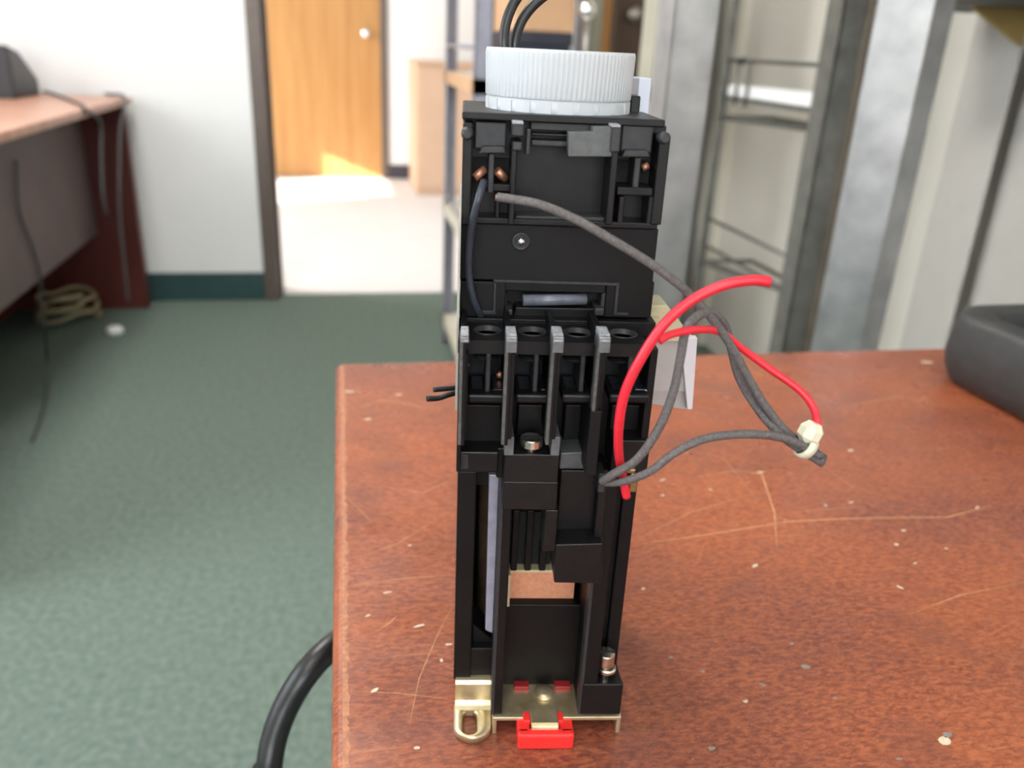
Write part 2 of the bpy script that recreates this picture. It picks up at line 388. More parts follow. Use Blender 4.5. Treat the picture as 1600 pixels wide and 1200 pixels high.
for pix, wd in (([(560, 1080), (620, 1083), (700, 1092)], .00012), ([(640, 1130), (655, 1060), (680, 1000), (705, 950)], .00012), ([(560, 912), (640, 903), (712, 898)], .00018),
                ([(1090, 745), (1150, 735), (1190, 740), (1210, 800), (1214, 855)], .00030), ([(1000, 850), (1100, 836), (1230, 815), (1330, 810), (1480, 808), (1550, 790)], .00030), ([(1000, 840), (1080, 800), (1180, 770)], .0002), ([(1250, 700), (1330, 760), (1400, 780)], .00018), ([(1420, 960), (1500, 930), (1600, 910)], .0002), ([(560, 800), (530, 780)], .0003), ([(600, 760), (660, 770), (705, 750)], .00025),
                ([(1060, 700), (1130, 715), (1190, 790)], .00018), ([(1180, 884), (1215, 864)], .0002), ([(990, 870), (1040, 850)], .00014), ([(1090, 880), (1100, 850)], .00014),
                ([(1530, 1000), (1590, 968)], .00018), ([(590, 985), (610, 972), (620, 962)], .0002), ([(540, 775), (580, 815)], .0003), ([(560, 870), (620, 850), (700, 800)], .00015),
                ([(1300, 640), (1400, 620), (1500, 640)], .0004), ([(1100, 660), (1180, 620)], .0003), ([(1350, 700), (1420, 720)], .0002), ([(545, 640), (600, 625), (690, 640)], .0004), ([(560, 700), (640, 720)], .0003)):
    flatstroke(s, pix, wd)
tag(s.build('scratches', SCRM, tb), kind='stuff')
# finish rubbed off along the left edge
s = MB(); yy = -.005
while yy > TD + .01:
    st = random.uniform(.0015, .005); a_, b_ = random.uniform(.0012, .0026), random.uniform(.0012, .0026)
    s.add([(.0032, yy, TZ + .00005), (.0032, yy - st, TZ + .00005), (.0032 + b_, yy - st, TZ + .00005), (.0032 + a_, yy, TZ + .00005)], [(0, 1, 2, 3)]); yy -= st
tag(s.build('edge_wear', mat('rubbed_edge', (.40, .155, .070), .5, var=.4, scale=500), tb), kind='stuff')
s = MB()
for a in ((605, 926, .0017, .0006, .3), (655, 978, .0022, .0006, .2), (702, 1007, .0013, .0006, 0), (585, 1079, .0016, .0006, .5), (651, 1169, .0009, .0006, 0), (1188, 738, .0028, .0006, .1),
          (1329, 704, .002, .001, 0), (1180, 884, .0018, .0008, .6), (1400, 851, .0012, .0008, 0), (1412, 829, .0014, .0006, 0), (1407, 918, .0016, .0007, 2.2), (1165, 1096, .0010, .0006, .3),
          (1475, 1158, .0024, .0018, .5), (1527, 793, .0020, .0006, .5), (1110, 765, .0014, .0005, 2.2), (1035, 774, .0014, .0005, .2), (1478, 857, .0011, .0006, 0), (1035, 750, .002, .0006, .4),
          (575, 655, .0022, .001, .1), (547, 612, .003, .0012, .1), (622, 617, .0022, .0009, .1), (1448, 566, .005, .002, 0), (1005, 920, .0011, .0005, .4), (1430, 880, .0012, .0005, .3), (1330, 785, .002, .0005, .2), (1290, 790, .001, .0006, 0),
          (640, 852, .001, .0004, .4), (575, 962, .001, .0005, .6), (690, 1032, .0006, .0009, 0)):
    flatchip(s, *a)
tag(s.build('chips', CHIP, tb), kind='stuff')
s = MB()
for a in ((1258, 1042, .0017, .0012, 0), (1192, 1070, .0012, .0006, 2.4), (1098, 1049, .0008, .0006, 0), (1048, 1027, .0008, .0006, 0), (1305, 1091, .0009, .0005, 0), (1112, 1170, .0013, .0008, 0), (1405, 1186, .0011, .0005, 0), (1237, 1006, .0010, .0006, 0), (1480, 1148, .0018, .001, .4)):
    flatchip(s, *a)
tag(s.build('stains', CHIPG, tb), kind='stuff')

# ================================================================== THE CONTACTOR
YAW = math.radians(4.0) - HEAD
_o = Matrix.Rotation(-HEAD, 3, 'Z') @ Vector((0.013, 0.180, 0))
DO = Vector((_o.x, _o.y, TZ))
EX = Vector((math.cos(YAW), math.sin(YAW), 0)); EY = Vector((-math.sin(YAW), math.cos(YAW), 0))
dev = empty('contactor', DO, YAW)
tag(dev, 'black industrial contactor with timer block and white ribbed knob standing on table', 'contactor')
MM = .001
def dv(px, py, d=0.0):
    """place on the device: x, z at depth d (mm) behind its front plane"""
    r = ray(px, py); k = ((DO - CAM).dot(EY) + d * MM) / r.dot(EY); p = CAM + r * k - DO
    return Vector((p.dot(EX), d * MM, p.z))
def B(mb, x0, y0, x1, y1, d0, d1):
    ym, xm = (y0 + y1) / 2, (x0 + x1) / 2
    return mb.box(dv(x0, ym, d0).x, dv(x1, ym, d0).x, d0 * MM, d1 * MM, max(.0002, dv(xm, y1, d0).z), dv(xm, y0, d0).z)
def PG(mb, pix, d0, d1):
    return mb.prism([(dv(x, y, d0).x, dv(x, y, d0).z) for x, y in pix], d0 * MM, d1 * MM, 'y')
BV = .0003

# --- timer block, upper part
m = MB()
B(m, 722, 190, 1034, 352, 12, 52)
B(m, 722, 181, 1040, 193, 6, 46)            # top plate
B(m, 722, 192, 737, 352, 4.5, 12)           # outer walls
B(m, 1024, 212, 1041, 352, 4.5, 12)
B(m, 797, 228, 806, 352, 3, 12); B(m, 951, 236, 962, 352, 3, 12)
B(m, 722, 344, 1028, 354, 5, 12)
B(m, 770, 288, 800, 300, 5, 12); B(m, 774, 300, 781, 350, 6, 12)
B(m, 966, 307, 975, 350, 5, 12); B(m, 1012, 307, 1020, 350, 5, 12)
B(m, 964, 293, 1020, 306, 4, 12)
m.build('timer_housing', BLK, dev, bevel=BV)
m = MB(); B(m, 742, 191, 791, 233, 7, 12); B(m, 971, 195, 1020, 238, 7, 12); B(m, 829, 192, 955, 206, 8, 12)
m.build('terminal_face', GRYP, dev, bevel=BV)
for (x0, x1, xs0, xs1, ya, yb, yc) in ((748, 791, 763, 772, 229, 240, 302), (971, 1016, 990, 1000, 235, 246, 296)):
    m = MB(); PG(m, [(x0, yb), (x1, yb), (x1 - 3, ya), (x0 + 6, ya)], 4, 12); B(m, xs0, yb, xs1, yc, 5, 12); m.build('terminal_divider', GRYP, dev, bevel=BV)
m = MB(); B(m, 830, 209, 890, 213, 8, 12); B(m, 830, 220, 890, 229, 7, 12); m.build('rail', GRYP, dev, bevel=BV)
m = MB(); PG(m, [(805, 350), (952, 352), (952, 340), (805, 337)], 6, 12); m.build('ledge', GRYP, dev, bevel=BV)
m = MB(); PG(m, [(888, 206), (926, 206), (926, 198), (956, 198), (956, 245), (888, 245)], 3, 6); m.build('side_plate', mat('grey_scuffed_tab', (.085, .09, .09), .5, var=.2, scale=600), dev, bevel=.0002)
m = MB(); B(m, 955, 197, 970, 238, 2, 12); m.build('hook', GRYP, dev, bevel=BV)
m = MB(); B(m, 800, 192, 819, 213, 2.5, 12); B(m, 801, 222, 816, 236, 2.5, 12); B(m, 822, 202, 829, 243, 3.5, 7); m.build('hook', GRYP, dev, bevel=BV)
m = MB(); B(m, 801, 190, 818, 194, 2, 6); B(m, 956, 195, 970, 199, 1.5, 6); m.build('pale_edge', PALEP, dev, bevel=.0001)  # strips paler than the hooks they sit on
m = MB().lathe([(.0013, 0), (.0013, .003), (.0008, .0038)], tuple(dv(730, 207, 4.5)), 14, 'y'); m.build('pivot_pin', GRYP, dev)
m = MB().lathe([(.0013, 0), (.0013, .003), (.0008, .0038)], tuple(dv(1034, 214, 4.5)), 14, 'y'); m.build('pivot_pin', GRYP, dev)
for px in ((741, 278, 758, 264), (776, 266, 790, 280)):
    m = MB().tube([dv(px[0], px[1], 7), dv(px[2], px[3], 8)], .0010, 8, 1); tag(m.build('contact', COPPER, dev), 'bare copper contact tip')
m = MB().tube([dv(1003, 263, 9), dv(1013, 258, 9)], .0009, 8, 1); tag(m.build('contact', COPPER, dev), 'bare copper contact tip')
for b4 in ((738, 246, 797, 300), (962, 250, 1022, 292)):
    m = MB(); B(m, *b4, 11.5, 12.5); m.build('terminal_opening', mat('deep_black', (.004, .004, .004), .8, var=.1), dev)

# --- timer block, lower cover with latch recess
m = MB()
B(m, 719, 353, 1025, 441, 7, 52); B(m, 719, 440, 790, 497, 7, 52); B(m, 946, 440, 1020, 497, 7, 52); B(m, 789, 440, 947, 457, 7, 52)
B(m, 789, 455, 947, 497, 13, 52)
m.build('timer_cover', BLKM, dev, bevel=BV)
m = MB(); B(m, 771, 440, 966, 444, 6.4, 8); B(m, 771, 443, 775, 490, 6.4, 8); B(m, 961, 443, 966, 492, 6.4, 8); B(m, 750, 486, 775, 491, 6.4, 8); B(m, 961, 489, 982, 493, 6.4, 8)
m.build('raised_rim', GRYP, dev, bevel=.0001)
m = MB(); B(m, 790, 484, 801, 493, 5.5, 13); B(m, 929, 482, 944, 494, 5.5, 13); B(m, 783, 458, 792, 482, 9, 13); B(m, 939, 458, 946, 486, 7.5, 13); m.build('latch_stop', GRYP, dev, bevel=BV)
m = MB(); p = [(.0, .0), (.0, .0)]
a, b_ = dv(817, 470, 7), dv(917, 470, 7)
m.tube([(a.x, .0075, a.z), (b_.x, .0085, b_.z)], .0014, 12, 1); m.build('latch_bar', mat('worn_latch_plastic', (.13, .14, .17), .3, var=.2, scale=500), dev)
m = MB(); PG(m, [(806, 480), (928, 482), (928, 500), (800, 500)], 8, 13); m.build('latch', BLK, dev, bevel=BV)
c = dv(814, 377, 7)
m = MB().lathe([(.0022, 0), (.0022, .0004), (.0014, .0005), (.0014, .0001)], tuple(c), 24, 'y'); rv = m.build('rivet_collar', GRYP, dev)
m = MB().lathe([(.0011, 0), (.0010, .0006), (.0006, .0011), (.0001, .0012)], tuple(c), 16, 'y'); m.build('rivet', CHROME, rv)

# --- knob
kc = dv(873, 130, 26)
zt, zb = dv(873, 78, 9).z, dv(873, 179, 9).z
kr = (dv(991, 90, 26).x - dv(758, 90, 26).x) / 2
NR = 384
zb -= .0015
def ribs(i, k): return 1 - (.012 if (i % 4) in (1, 2) else 0) if 2 <= k <= 5 else 1
zc = zb + (zt - zb) * .31
m = MB().lathe([(kr * .93, zc - .0003), (kr * .975, zc - .0002), (kr * .985, zc), (kr * .99, zc + (zt - zc) * .4), (kr * .998, zc + (zt - zc) * .8), (kr, zt - .0008), (kr * .985, zt), (kr * .3, zt)],
               (kc.x, .026, 0), NR, rfun=ribs)
knob = m.build('knob', KNOB, dev)
m = MB().lathe([(kr * .968, zb - .0003), (kr * .968, zc)], (kc.x, .026, 0), 64); sr = m.build('scale_ring', KNOB, knob)
for i in range(22):
    a0 = 2 * PI * i / 22 + .04; a1 = 2 * PI * (i + 1) / 22 - .04; n = 4; vs_ = []
    for rr in (kr * .95, kr * .982):
        for zz in (zb, zc - .0006):
            for k in range(n + 1):
                a = a0 + (a1 - a0) * k / n; vs_.append((kc.x + rr * math.cos(a), .026 + rr * math.sin(a), zz))
    q = n + 1; fs_ = []
    for k in range(n):
        fs_ += [(2*q + k, 2*q + k + 1, 3*q + k + 1, 3*q + k), (q + k, q + k + 1, 3*q + k + 1, 3*q + k), (k, k + 1, 2*q + k + 1, 2*q + k), (k, k + 1, q + k + 1, q + k)]
    fs_ += [(0, q, 3*q, 2*q), (n, q + n, 3*q + n, 2*q + n)]
    MB().add(vs_, fs_).build('scale_segment', KNOB, knob)
m = MB(); B(m, 996, 122, 1016, 181, 30, 42); tag(m.build('side_tab', KNOB2, dev, bevel=BV), 'small pale blue-white tab beside the knob')
m = MB(); B(m, 985, 150, 1000, 181, 28, 44); m.build('tab_base', BLK, dev, bevel=BV)

# --- terminal section
ZL = dv(850, 502, 7).z
dl = -8.0
cells = [(733, 792), (808, 866), (881, 938), (955, 1012)]
holes = [762, 832, 903, 974]
xw0, xw1 = dv(716, 520, dl).x, dv(1014, 520, dl).x
bounds = [xw0] + [dv((cells[i][1] + cells[i + 1][0]) / 2, 520, dl).x for i in range(3)] + [xw1]
m = MB()
for i in range(4):
    hx = dv(holes[i], 514, -1).x
    m.holed(bounds[i], bounds[i + 1], dl * MM, .008, ZL - .0030, ZL, hx, -.0008, .0031)
m.build('terminal_top', BLK, dev, bevel=.0002)
for i in range(4):
    hx = dv(holes[i], 514, -1).x
    r0 = .0031
    MB().lathe([(r0, ZL - .001), (r0 + .0003, ZL + .0002), (r0 - .0001, ZL + .0002), (r0 - .0002, ZL - .001)], (hx, -.0008, 0), 28).build('screw_hole', GRYP, dev)
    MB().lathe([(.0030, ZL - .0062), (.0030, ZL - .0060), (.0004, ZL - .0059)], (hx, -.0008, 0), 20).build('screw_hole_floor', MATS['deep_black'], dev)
m = MB()
B(m, 716, 500, 1012, 740, 5, 70)
B(m, 715, 527, 722, 738, -9, 6); B(m, 1006, 545, 1018, 738, -4, 8)
m.build('terminal_housing', BLKM, dev, bevel=BV)
for i, (x0, x1) in enumerate(cells):
    xm = (x0 + x1) / 2
    m = MB(); B(m, x0 - 3, 547, x1 + 3, 554, -6, 5); B(m, xm - 4, 553, xm + 4, 622, -5.5, 5); m.build('terminal_divider', GRYP, dev, bevel=BV)
    m = MB(); B(m, x0 - 3, 617, x1 + 3, 631, -7.5, 5); m.build('terminal_sill', BLK, dev, bevel=.0006)
    for h in (-1, 1):
        xc = xm + h * 17
        c = dv(xc, 611, -4)
        MB().box(c.x - .0016, c.x + .0016, -.0045, .004, c.z - .0008, c.z + .0006).build('terminal_clamp', CLAMP, dev, bevel=.0004)
    if i in (0, 2):
        c = dv(xm + 18, 585, 2); m = MB().lathe([(.0010, 0), (.0008, .0006), (.0002, .0008)], tuple(c), 12, 'y'); m.build('copper_tip', COPPER, dev)
c = dv(730, 570, -8); MB().lathe([(.0006, 0), (.0005, .0004), (.0001, .0005)], tuple(c), 10, 'y').build('glint_stud', CHROME, dev)
fins = [(719, 733, 2), (791, 808, 0), (864, 881, -2), (936, 954, -5)]
for k, (x0, x1, sl) in enumerate(fins):
    m = MB()
    zf0, zf1 = dv(x0, 522, -14).z, dv(x0, 695, -12).z
    xa, xb = dv(x0, 540, -14).x, dv(x1, 540, -14).x
    xa2 = dv(x0 + 6, 680, -12).x
    m.box(xa + .0001, xa + .0014, -.0125, .005, zf1, zf0 - .0005)
    m.box(xa + .0001, xb, -.011, .005, dv(x0, 690, -12).z, dv(x0, 556, -12).z)
    if k == 3: m.box(xa - .0004, xa + .0022, -.013, .005, dv(x0, 740, -12).z, dv(x0, 640, -12).z)
    f = m.build('barrier_fin', BLKM, dev, bevel=.0002)
    MB().box(xa - .0001, xa + .0006, -.0128, -.010, zf1 + .0004, zf0 - .002).build('pale_edge', mat('lit_fin_edge', (.075, .073, .07), .5, var=.3, scale=900), f)  # lighter strip paints in the lit left edge of the fin
    m = MB(); B(m, x0, 527, x1, 552 if k else 536, -14, -8); cp = m.build('fin_tip', mat('fin_tip_grey', (.11, .11, .115), .55, var=.2, scale=700), f, bevel=.0002)
    m = MB()
    for q in range(3): B(m, x0 + 1, 522 + q * 4.5, x1 - 1, 525 + q * 4.5, -14.25 , -9 )
    tag(m.build('ridge', PALEP, f), 'pale ridges on the fin tip')  # ridges drawn paler than the tip they sit on
m = MB(); B(m, 716, 633, 792, 706, 1, 6); B(m, 808, 633, 866, 700, 1, 6); B(m, 881, 633, 938, 706, 1, 6); B(m, 953, 633, 1008, 700, 1, 6); m.build('recess_panel', BLKM, dev, bevel=BV)
for b4 in ((713, 706, 779, 738), (956, 688, 1014, 738)):
    m = MB(); B(m, *b4, -5, 6); m.build('lower_sill', BLK, dev, bevel=.0004)
m = MB(); PG(m, [(716, 709), (732, 711), (732, 733), (716, 733)], -5.4, -4); m.build('moulded_mark', GRYP, dev, bevel=.0001)
m = MB(); PG(m, [(876, 708), (920, 706), (926, 714), (928, 733), (874, 733)], -6, 4); m.build('grey_pad', mat('grey_pad_plastic', (.055, .06, .062), .45, var=.3, scale=400), dev, bevel=BV)

# --- lower coil body
CD = 9
m = MB()
B(m, 712, 737, 740, 1062, CD, 66)            # left column
B(m, 712, 1013, 771, 1062, CD + 1, 66)
B(m, 738, 737, 975, 760, CD + 6, 66)
m.box(dv(714, 1060, CD).x, dv(960, 1060, CD).x, .040, .066, .0064, dv(800, 738, 30).z)     # rear body
m.build('coil_housing', BLKM, dev, bevel=BV)
m = MB(); B(m, 950, 738, 970, 1045, CD + 2, 60)
xr_ = dv(968, 1000, CD).x
m.box(dv(935, 900, 20).x, xr_, .014, .06, .0064, .085)
m.box(xr_ - .0035, xr_, CD * MM, .06, .0064, .085)
m.build('right_column', BLKM, dev, bevel=BV)
m = MB(); xc = dv(780, 900, 26).x; rc = xc - dv(744, 900, 26).x
m.lathe([(rc, dv(780, 1012, CD + 8).z), (rc, dv(780, 738, CD + 8).z)], (xc, .020 + rc, 0), 48); m.build('coil', TAPE, dev)
m = MB(); PG(m, [(738, 975), (771, 1000), (771, 1014), (738, 1014)], CD + 4, 24); m.build('coil_foot', BLK, dev, bevel=BV)
m = MB(); PG(m, [(764, 742), (780, 742), (773, 992), (758, 985)], CD + 3, CD + 6); tag(m.build('coil_highlight_strip', mat('lavender_highlight', (.36, .35, .44), .25, var=.12, scale=300), dev, bevel=.0004), 'lavender-grey strip painting in the highlight beside the coil')  # pale strip stands in for the bluish highlight on the coil
# front frame ribs
zr0 = .0064
def rib(px_top, py_top, px_bot, wid, d0, d1, name):
    xa = dv(px_bot, 1100, d0).x
    m = MB().box(xa, xa + wid, d0 * MM, d1 * MM, zr0, dv(px_top, py_top, d0).z)
    o = m.build(name, BLKM, dev, bevel=.0003)
    MB().box(xa - .0001, xa + .0007, d0 * MM - .0001, d0 * MM + .004, zr0, dv(px_top, py_top, d0).z - .0003).build('pale_edge', GRYP, o)  # greyer strip paints the light caught by the rib's left edge
    return o
rib(779, 738, 768, .0030, 0, 26, 'front_rib')
rib(945, 738, 905, .0046, 0, 26, 'front_rib')
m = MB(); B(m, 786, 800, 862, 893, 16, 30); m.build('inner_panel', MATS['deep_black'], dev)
for x in (800, 822, 845):
    m = MB(); B(m, x, 798, x + 10, 893, 13, 17); m.build('inner_slat', BLKM, dev, bevel=.0002)
m = MB(); B(m, 783, 945, 912, 1092, 12, 30); m.build('front_block', BLKM, dev, bevel=BV)
m = MB(); B(m, 790, 893, 897, 950, 15, 28); tag(m.build('coil_winding', COILM, dev), 'orange copper coil winding seen through opening')
m = MB(); B(m, 786, 899, 797, 948, 10, 16); B(m, 795, 891, 866, 895, 13, 17); m.build('bobbin_edge', BOBB, dev, bevel=.0001)
# flap with screw
FD = -9
for x0, x1 in ((788, 803), (861, 875)):
    m = MB(); B(m, x0, 683, x1, 712, FD, FD + 9); m.build('flap_horn', mat('flap_horn_grey', (.10, .105, .11), .45, var=.2, scale=600), dev, bevel=.0002)
m = MB(); B(m, 788, 710, 873, 754, FD, 2); B(m, 786, 753, 871, 797, FD + .6, 2); B(m, 776, 700, 787, 747, FD + 6, 2)
m.build('flap', BLK, dev, bevel=.0003)
m = MB(); B(m, 850, 797, 870, 862, FD + 2, 2); m.build('flap_tongue', BLK, dev, bevel=.0003)
m = MB(); B(m, 872, 735, 938, 852, 0, 10); B(m, 932, 735, 946, 852, FD + 5, 10); m.build('flap_recess', BLK, dev, bevel=.0003)
m = MB(); PG(m, [(868, 851), (942, 849), (940, 912), (866, 911)], FD + 2, 8); m.build('flap_step', BLK, dev, bevel=.0003)
def screw(px, py, d, r, h, parent=dev):
    c = dv(px, py, d)
    m = MB().lathe([(r * .5, -h * 2.6), (r * .5, -h), (r * .97, -h), (r, -h * .9), (r, -h * .12), (r * .94, 0), (r * .2, h * .05)], (0, 0, 0), 40, smooth=False)
    s_ = m.build('screw', STEEL, parent, loc=c)
    MB().box(-r * .93, r * .93, -r * .13, r * .13, -h * .1, h * .06).build('slot', MATS['deep_black'], s_)
    return s_
screw(831, 683, FD + 3.2, .0027, .0022)
screw(948, 1019, 3, .0024, .0038)
c = dv(948, 1040, 3); MB().lathe([(.0027, -.0012), (.0027, -.0004), (.0024, 0)], tuple(c), 32, smooth=False).build('washer', STEEL, dev)
m = MB(); B(m, 935, 740, 946, 770, FD + 3, 0); m.build('wire_anchor', GRYP, dev, bevel=.0003)
# bottom: corner block, plate, lug, clip
m = MB(); x0, x1 = dv(910, 1080, -.5).x, dv(972, 1090, -.5).x
m.prism([(-.0005, .0066), (-.0005, dv(940, 1069, -.5).z), (.007, dv(940, 1046, 7).z), (.014, dv(940, 1046, 7).z), (.014, .0066)], x0, x1, 'x')
m.build('corner_block', BLK, dev, bevel=.0004)
px0, px1 = dv(770, 1118, -1).x, dv(971, 1118, -1).x
m = MB().box(px0, px1, -.001, .066, .0050, .0062).box(px1 - .0012, px1, -.001, .066, .0002, .0055)
m.box(px0 - .0105, px0 + .001, .012, .066, .0002, .0014).box(px0, px0 + .0012, -.001, .066, .0002, .0058)
m.build('base_plate', GOLD, dev, bevel=.0002)
# lug lying in front of the left column
zL = .0026
lf = (at_z(738, 1158, TZ + zL * .5) - DO).dot(EY); lb = CD * MM - .001
lx0, lx1 = dv(709, 1125, 0).x, dv(768, 1110, 3).x
lx = (lx0 + lx1) / 2; lr = (lx1 - lx0) / 2
hx = dv(734, 1125, 1).x; hr = lr * .38
hya = (at_z(736, 1146, TZ + zL) - DO).dot(EY); hyb = (at_z(736, 1109, TZ + zL) - DO).dot(EY)
out, inn = [], []
n = 48
def stadium(cx, r, ya, yb, sharp_back=False):
    o = []
    for i in range(n):
        a = 2 * PI * i / n; c_, s_ = math.cos(a), math.sin(a)
        y = (yb - r + r * s_) if s_ > 0 else (ya + r + r * s_)
        x = cx + r * c_
        if sharp_back and s_ > 0:
            k = 1 / max(abs(c_), abs(s_)); x = cx + r * c_ * k; y = yb - r + r * s_ * k
        o.append((x, y))
    return o
O1 = stadium(lx, lr, lf, lb, True); O2 = stadium(hx, hr * 1.30, hya - hr * .3, hyb + hr * .3); O3 = stadium(hx, hr, hya, hyb)
rings = [[(x, y, .0004) for x, y in O1], [(x, y, zL - .0006) for x, y in O1], [(lx + (x - lx) * .94, lf + .0003 + (y - lf - .0003) * .98, zL) for x, y in O1], [(x, y, zL + .0001) for x, y in O2], [(x, y, zL - .0007) for x, y in O3], [(x, y, .0004) for x, y in O3]]
V = [p for r_ in rings for p in r_]; fs_ = []
q = len(rings)
for a in range(q):
    for i in range(n):
        j = (i + 1) % n; fs_.append((a * n + i, a * n + j, ((a + 1) % q) * n + j, ((a + 1) % q) * n + i))
tag(MB().add(V, fs_, True).build('mounting_lug', GOLD, dev), 'gold zinc mounting lug with oval hole')
ztop = dv(740, 1062, CD - 1).z
prof = [(lb - .0025, .0006), (lb - .0025, zL), (lb - .0012, zL + .0006), (lb - .0006, zL + .002), (lb - .0006, ztop - .0012), (lb, ztop - .0002), (lb + .0012, ztop), (lb + .004, ztop), (lb + .004, .0006)]
MB().prism(prof, lx0 + .0003, dv(768, 1075, CD - 1).x, 'x').build('lug_step', GOLD, dev, smooth_all=False)
# red clip
cy = (at_z(852, 1172, TZ) - DO).dot(EY)
h1 = dv(852, 1149, cy / MM).z
cx0, cx1 = dv(809, 1160, cy / MM).x, dv(897, 1160, cy / MM).x
t0, t1 = dv(829, 1135, -4).x, dv(874, 1135, -4).x
m = MB()
m.box(cx0, cx1, cy, cy + .0030, 0, h1).box(cx0, t0, cy + .001, .014, 0, h1).box(t1, cx1, cy + .001, .014, 0, h1).box(cx0 + .001, cx1 - .001, cy + .001, .014, 0, h1 * .45)
m.build('rail_clip', REDP, dev, bevel=.0008, seg=3)
yf = (at_z(852, 1140, TZ + .0055) - DO).dot(EY)
prof = [(.002, .0066), (yf + .0012, .0068), (yf + .0003, .0063), (yf, .0050), (yf, h1 * .5), (yf + .0010, h1 * .5), (yf + .0012, .0050), (.002, .0056)]
MB().prism(prof, t0 + .0002, t1 - .0002, 'x').build('clip_tongue', GOLD, dev, bevel=.0003)
for xa, xb in ((803, 826), (866, 891)):
    c0, c1 = dv(xa, 1088, 9).x, dv(xb, 1088, 9).x; MB().box(c0, c1, .0095, .0125, .0060, .0075).build('clip_ear', mat('dark_red_plastic', (.30, .015, .015), .5), dev, bevel=.0003)
for xa, xb in ((818, 829), (872, 881)):
    c0, c1 = dv(xa, 1121, -2).x, dv(xb, 1121, -2).x; MB().box(c0, c1, -.0025, .001, h1 - .001, .0064).build('clip_ear', REDP, dev, bevel=.0003)
c = dv(849, 1092, 9)
MB().lathe([(.0032, .006), (.0030, .0072), (.0015, .0078), (.0002, .008)], (c.x, .008, 0), 18).build('plate_dimple', GOLD, dev)
# side label edge and side bracket
m = MB().box(dv(714.5, 560, 0).x - .0003, dv(716, 560, 0).x, -.004, .05, dv(714, 630, 0).z, dv(714, 340, 0).z); m.build('side_label', STICK, dev)
m = MB(); xr = dv(1005, 540, 26).x
PG(m, [(1008, 500), (1014, 478), (1042, 477), (1056, 494), (1070, 512), (1074, 534), (1020, 534)], 24, 34)
B(m, 1000, 497, 1030, 530, 22, 34)
br = m.build('side_bracket', CREAMC, dev, bevel=.0003); tag(br, 'aged cream plastic bracket on the right side')
m = MB(); PG(m, [(1020, 532), (1087, 530), (1080, 612), (1018, 612)], 25, 34); m.build('bracket_body', FROST, br, bevel=.0003)
m = MB(); PG(m, [(1020, 611), (1081, 611), (1078, 640), (1068, 640), (1018, 632)], 27, 33); m.build('bracket_tail', FROST, br, bevel=.0003)
m = MB(); PG(m, [(1064, 530), (1090, 528), (1082, 640), (1074, 640)], 23.5, 26); m.build('bracket_rim', mat('pale_rim', (.66, .64, .68), .4, var=.05), br, bevel=.0002)

# --- wires
def wire(pts, r, material, name='wire', label=None, n=10):
    o = MB().tube([dv(*p) for p in pts], r * MM, n, 8).build(name, material, dev)
    if label: o['label'] = label
    return o
wire([(779, 308, -3), (800, 311, -5), (845, 320, -8), (900, 343, -10), (960, 377, -12), (1020, 414, -13), (1070, 453, -13), (1110, 495, -13), (1145, 545, -13), (1172, 595, -13), (1200, 640, -14), (1235, 680, -15), (1288, 716, -15)], .95, GREYW, label='grey braided wire running from the top terminal')
m = MB().tube([dv(774, 308.5, -3), dv(780, 309, -3)], .00070, 10, 1); tag(m.build('wire_end', COPPER, dev), 'bare cut end of the grey wire')
wire([(941, 752, -12), (960, 740, -16), (995, 718, -19), (1030, 668, -20), (1052, 612, -20), (1063, 560, -19), (1072, 515, -17), (1090, 494, -15), (1112, 489, -12), (1132, 508, -9), (1143, 545, -8), (1155, 590, -9), (1185, 640, -12), (1225, 684, -16), (1286, 724, -18)], 1.0, GREYW, label='grey braided wire looping beside the red wire')
wire([(945, 754, -12), (975, 752, -17), (1015, 737, -21), (1055, 707, -22), (1100, 686, -22), (1150, 679, -21), (1200, 680, -20), (1240, 690, -19), (1282, 713, -18)], .95, GREYW, label='lowest grey braided wire arching out to the tie')
wire([(979, 776, -9), (974, 750, -10), (967, 710, -15), (967, 665, -19), (976, 615, -21), (1000, 563, -22), (1035, 510, -22), (1080, 470, -22), (1130, 446, -22), (1175, 438, -22), (1203, 440, -22)], 1.08, REDW, label='thick red wire with free end pointing right')
wire([(1030, 533, -20), (1050, 522, -19), (1090, 515, -17), (1125, 519, -12), (1160, 545, -10), (1205, 578, -11), (1245, 606, -13), (1268, 632, -15), (1277, 660, -16), (1276, 680, -17)], .85, REDW, label='thin red wire running down to the tie')
wire([(756, 283, 2), (748, 310, -1), (738, 350, 0), (733, 395, 2), (733, 430, 3), (739, 465, 3.5), (748, 488, 5), (752, 497, 8)], .85, BLUEW, label='dark blue wire running down the left side')
wire([(722, 611, 20), (700, 617, 18), (685, 622, 17), (667, 623, 16)], .75, BLKW); wire([(722, 605, 24), (700, 607, 23), (677, 609, 22)], .7, BLKW)
wire([(803, 176, 52), (795, 120, 52), (788, 75, 52), (789, 45, 53), (798, 15, 54), (815, -12, 55), (850, -45, 56), (900, -75, 57)], 1.35, BLKW, label='black wire rising behind the knob')
wire([(818, 176, 54), (808, 120, 54), (804, 75, 54), (810, 45, 55), (825, 18, 56), (850, -6, 57), (890, -32, 58), (950, -60, 59)], 1.35, BLKW, label='black wire curving right behind the knob')
m = MB(); B(m, 978, 733, 994, 741, -6, 2); B(m, 984, 740, 997, 770, -5, 1); m.build('brass_clip', mat('dull_brass', (.30, .21, .10), .4, .9, var=.2), dev, bevel=.0004)
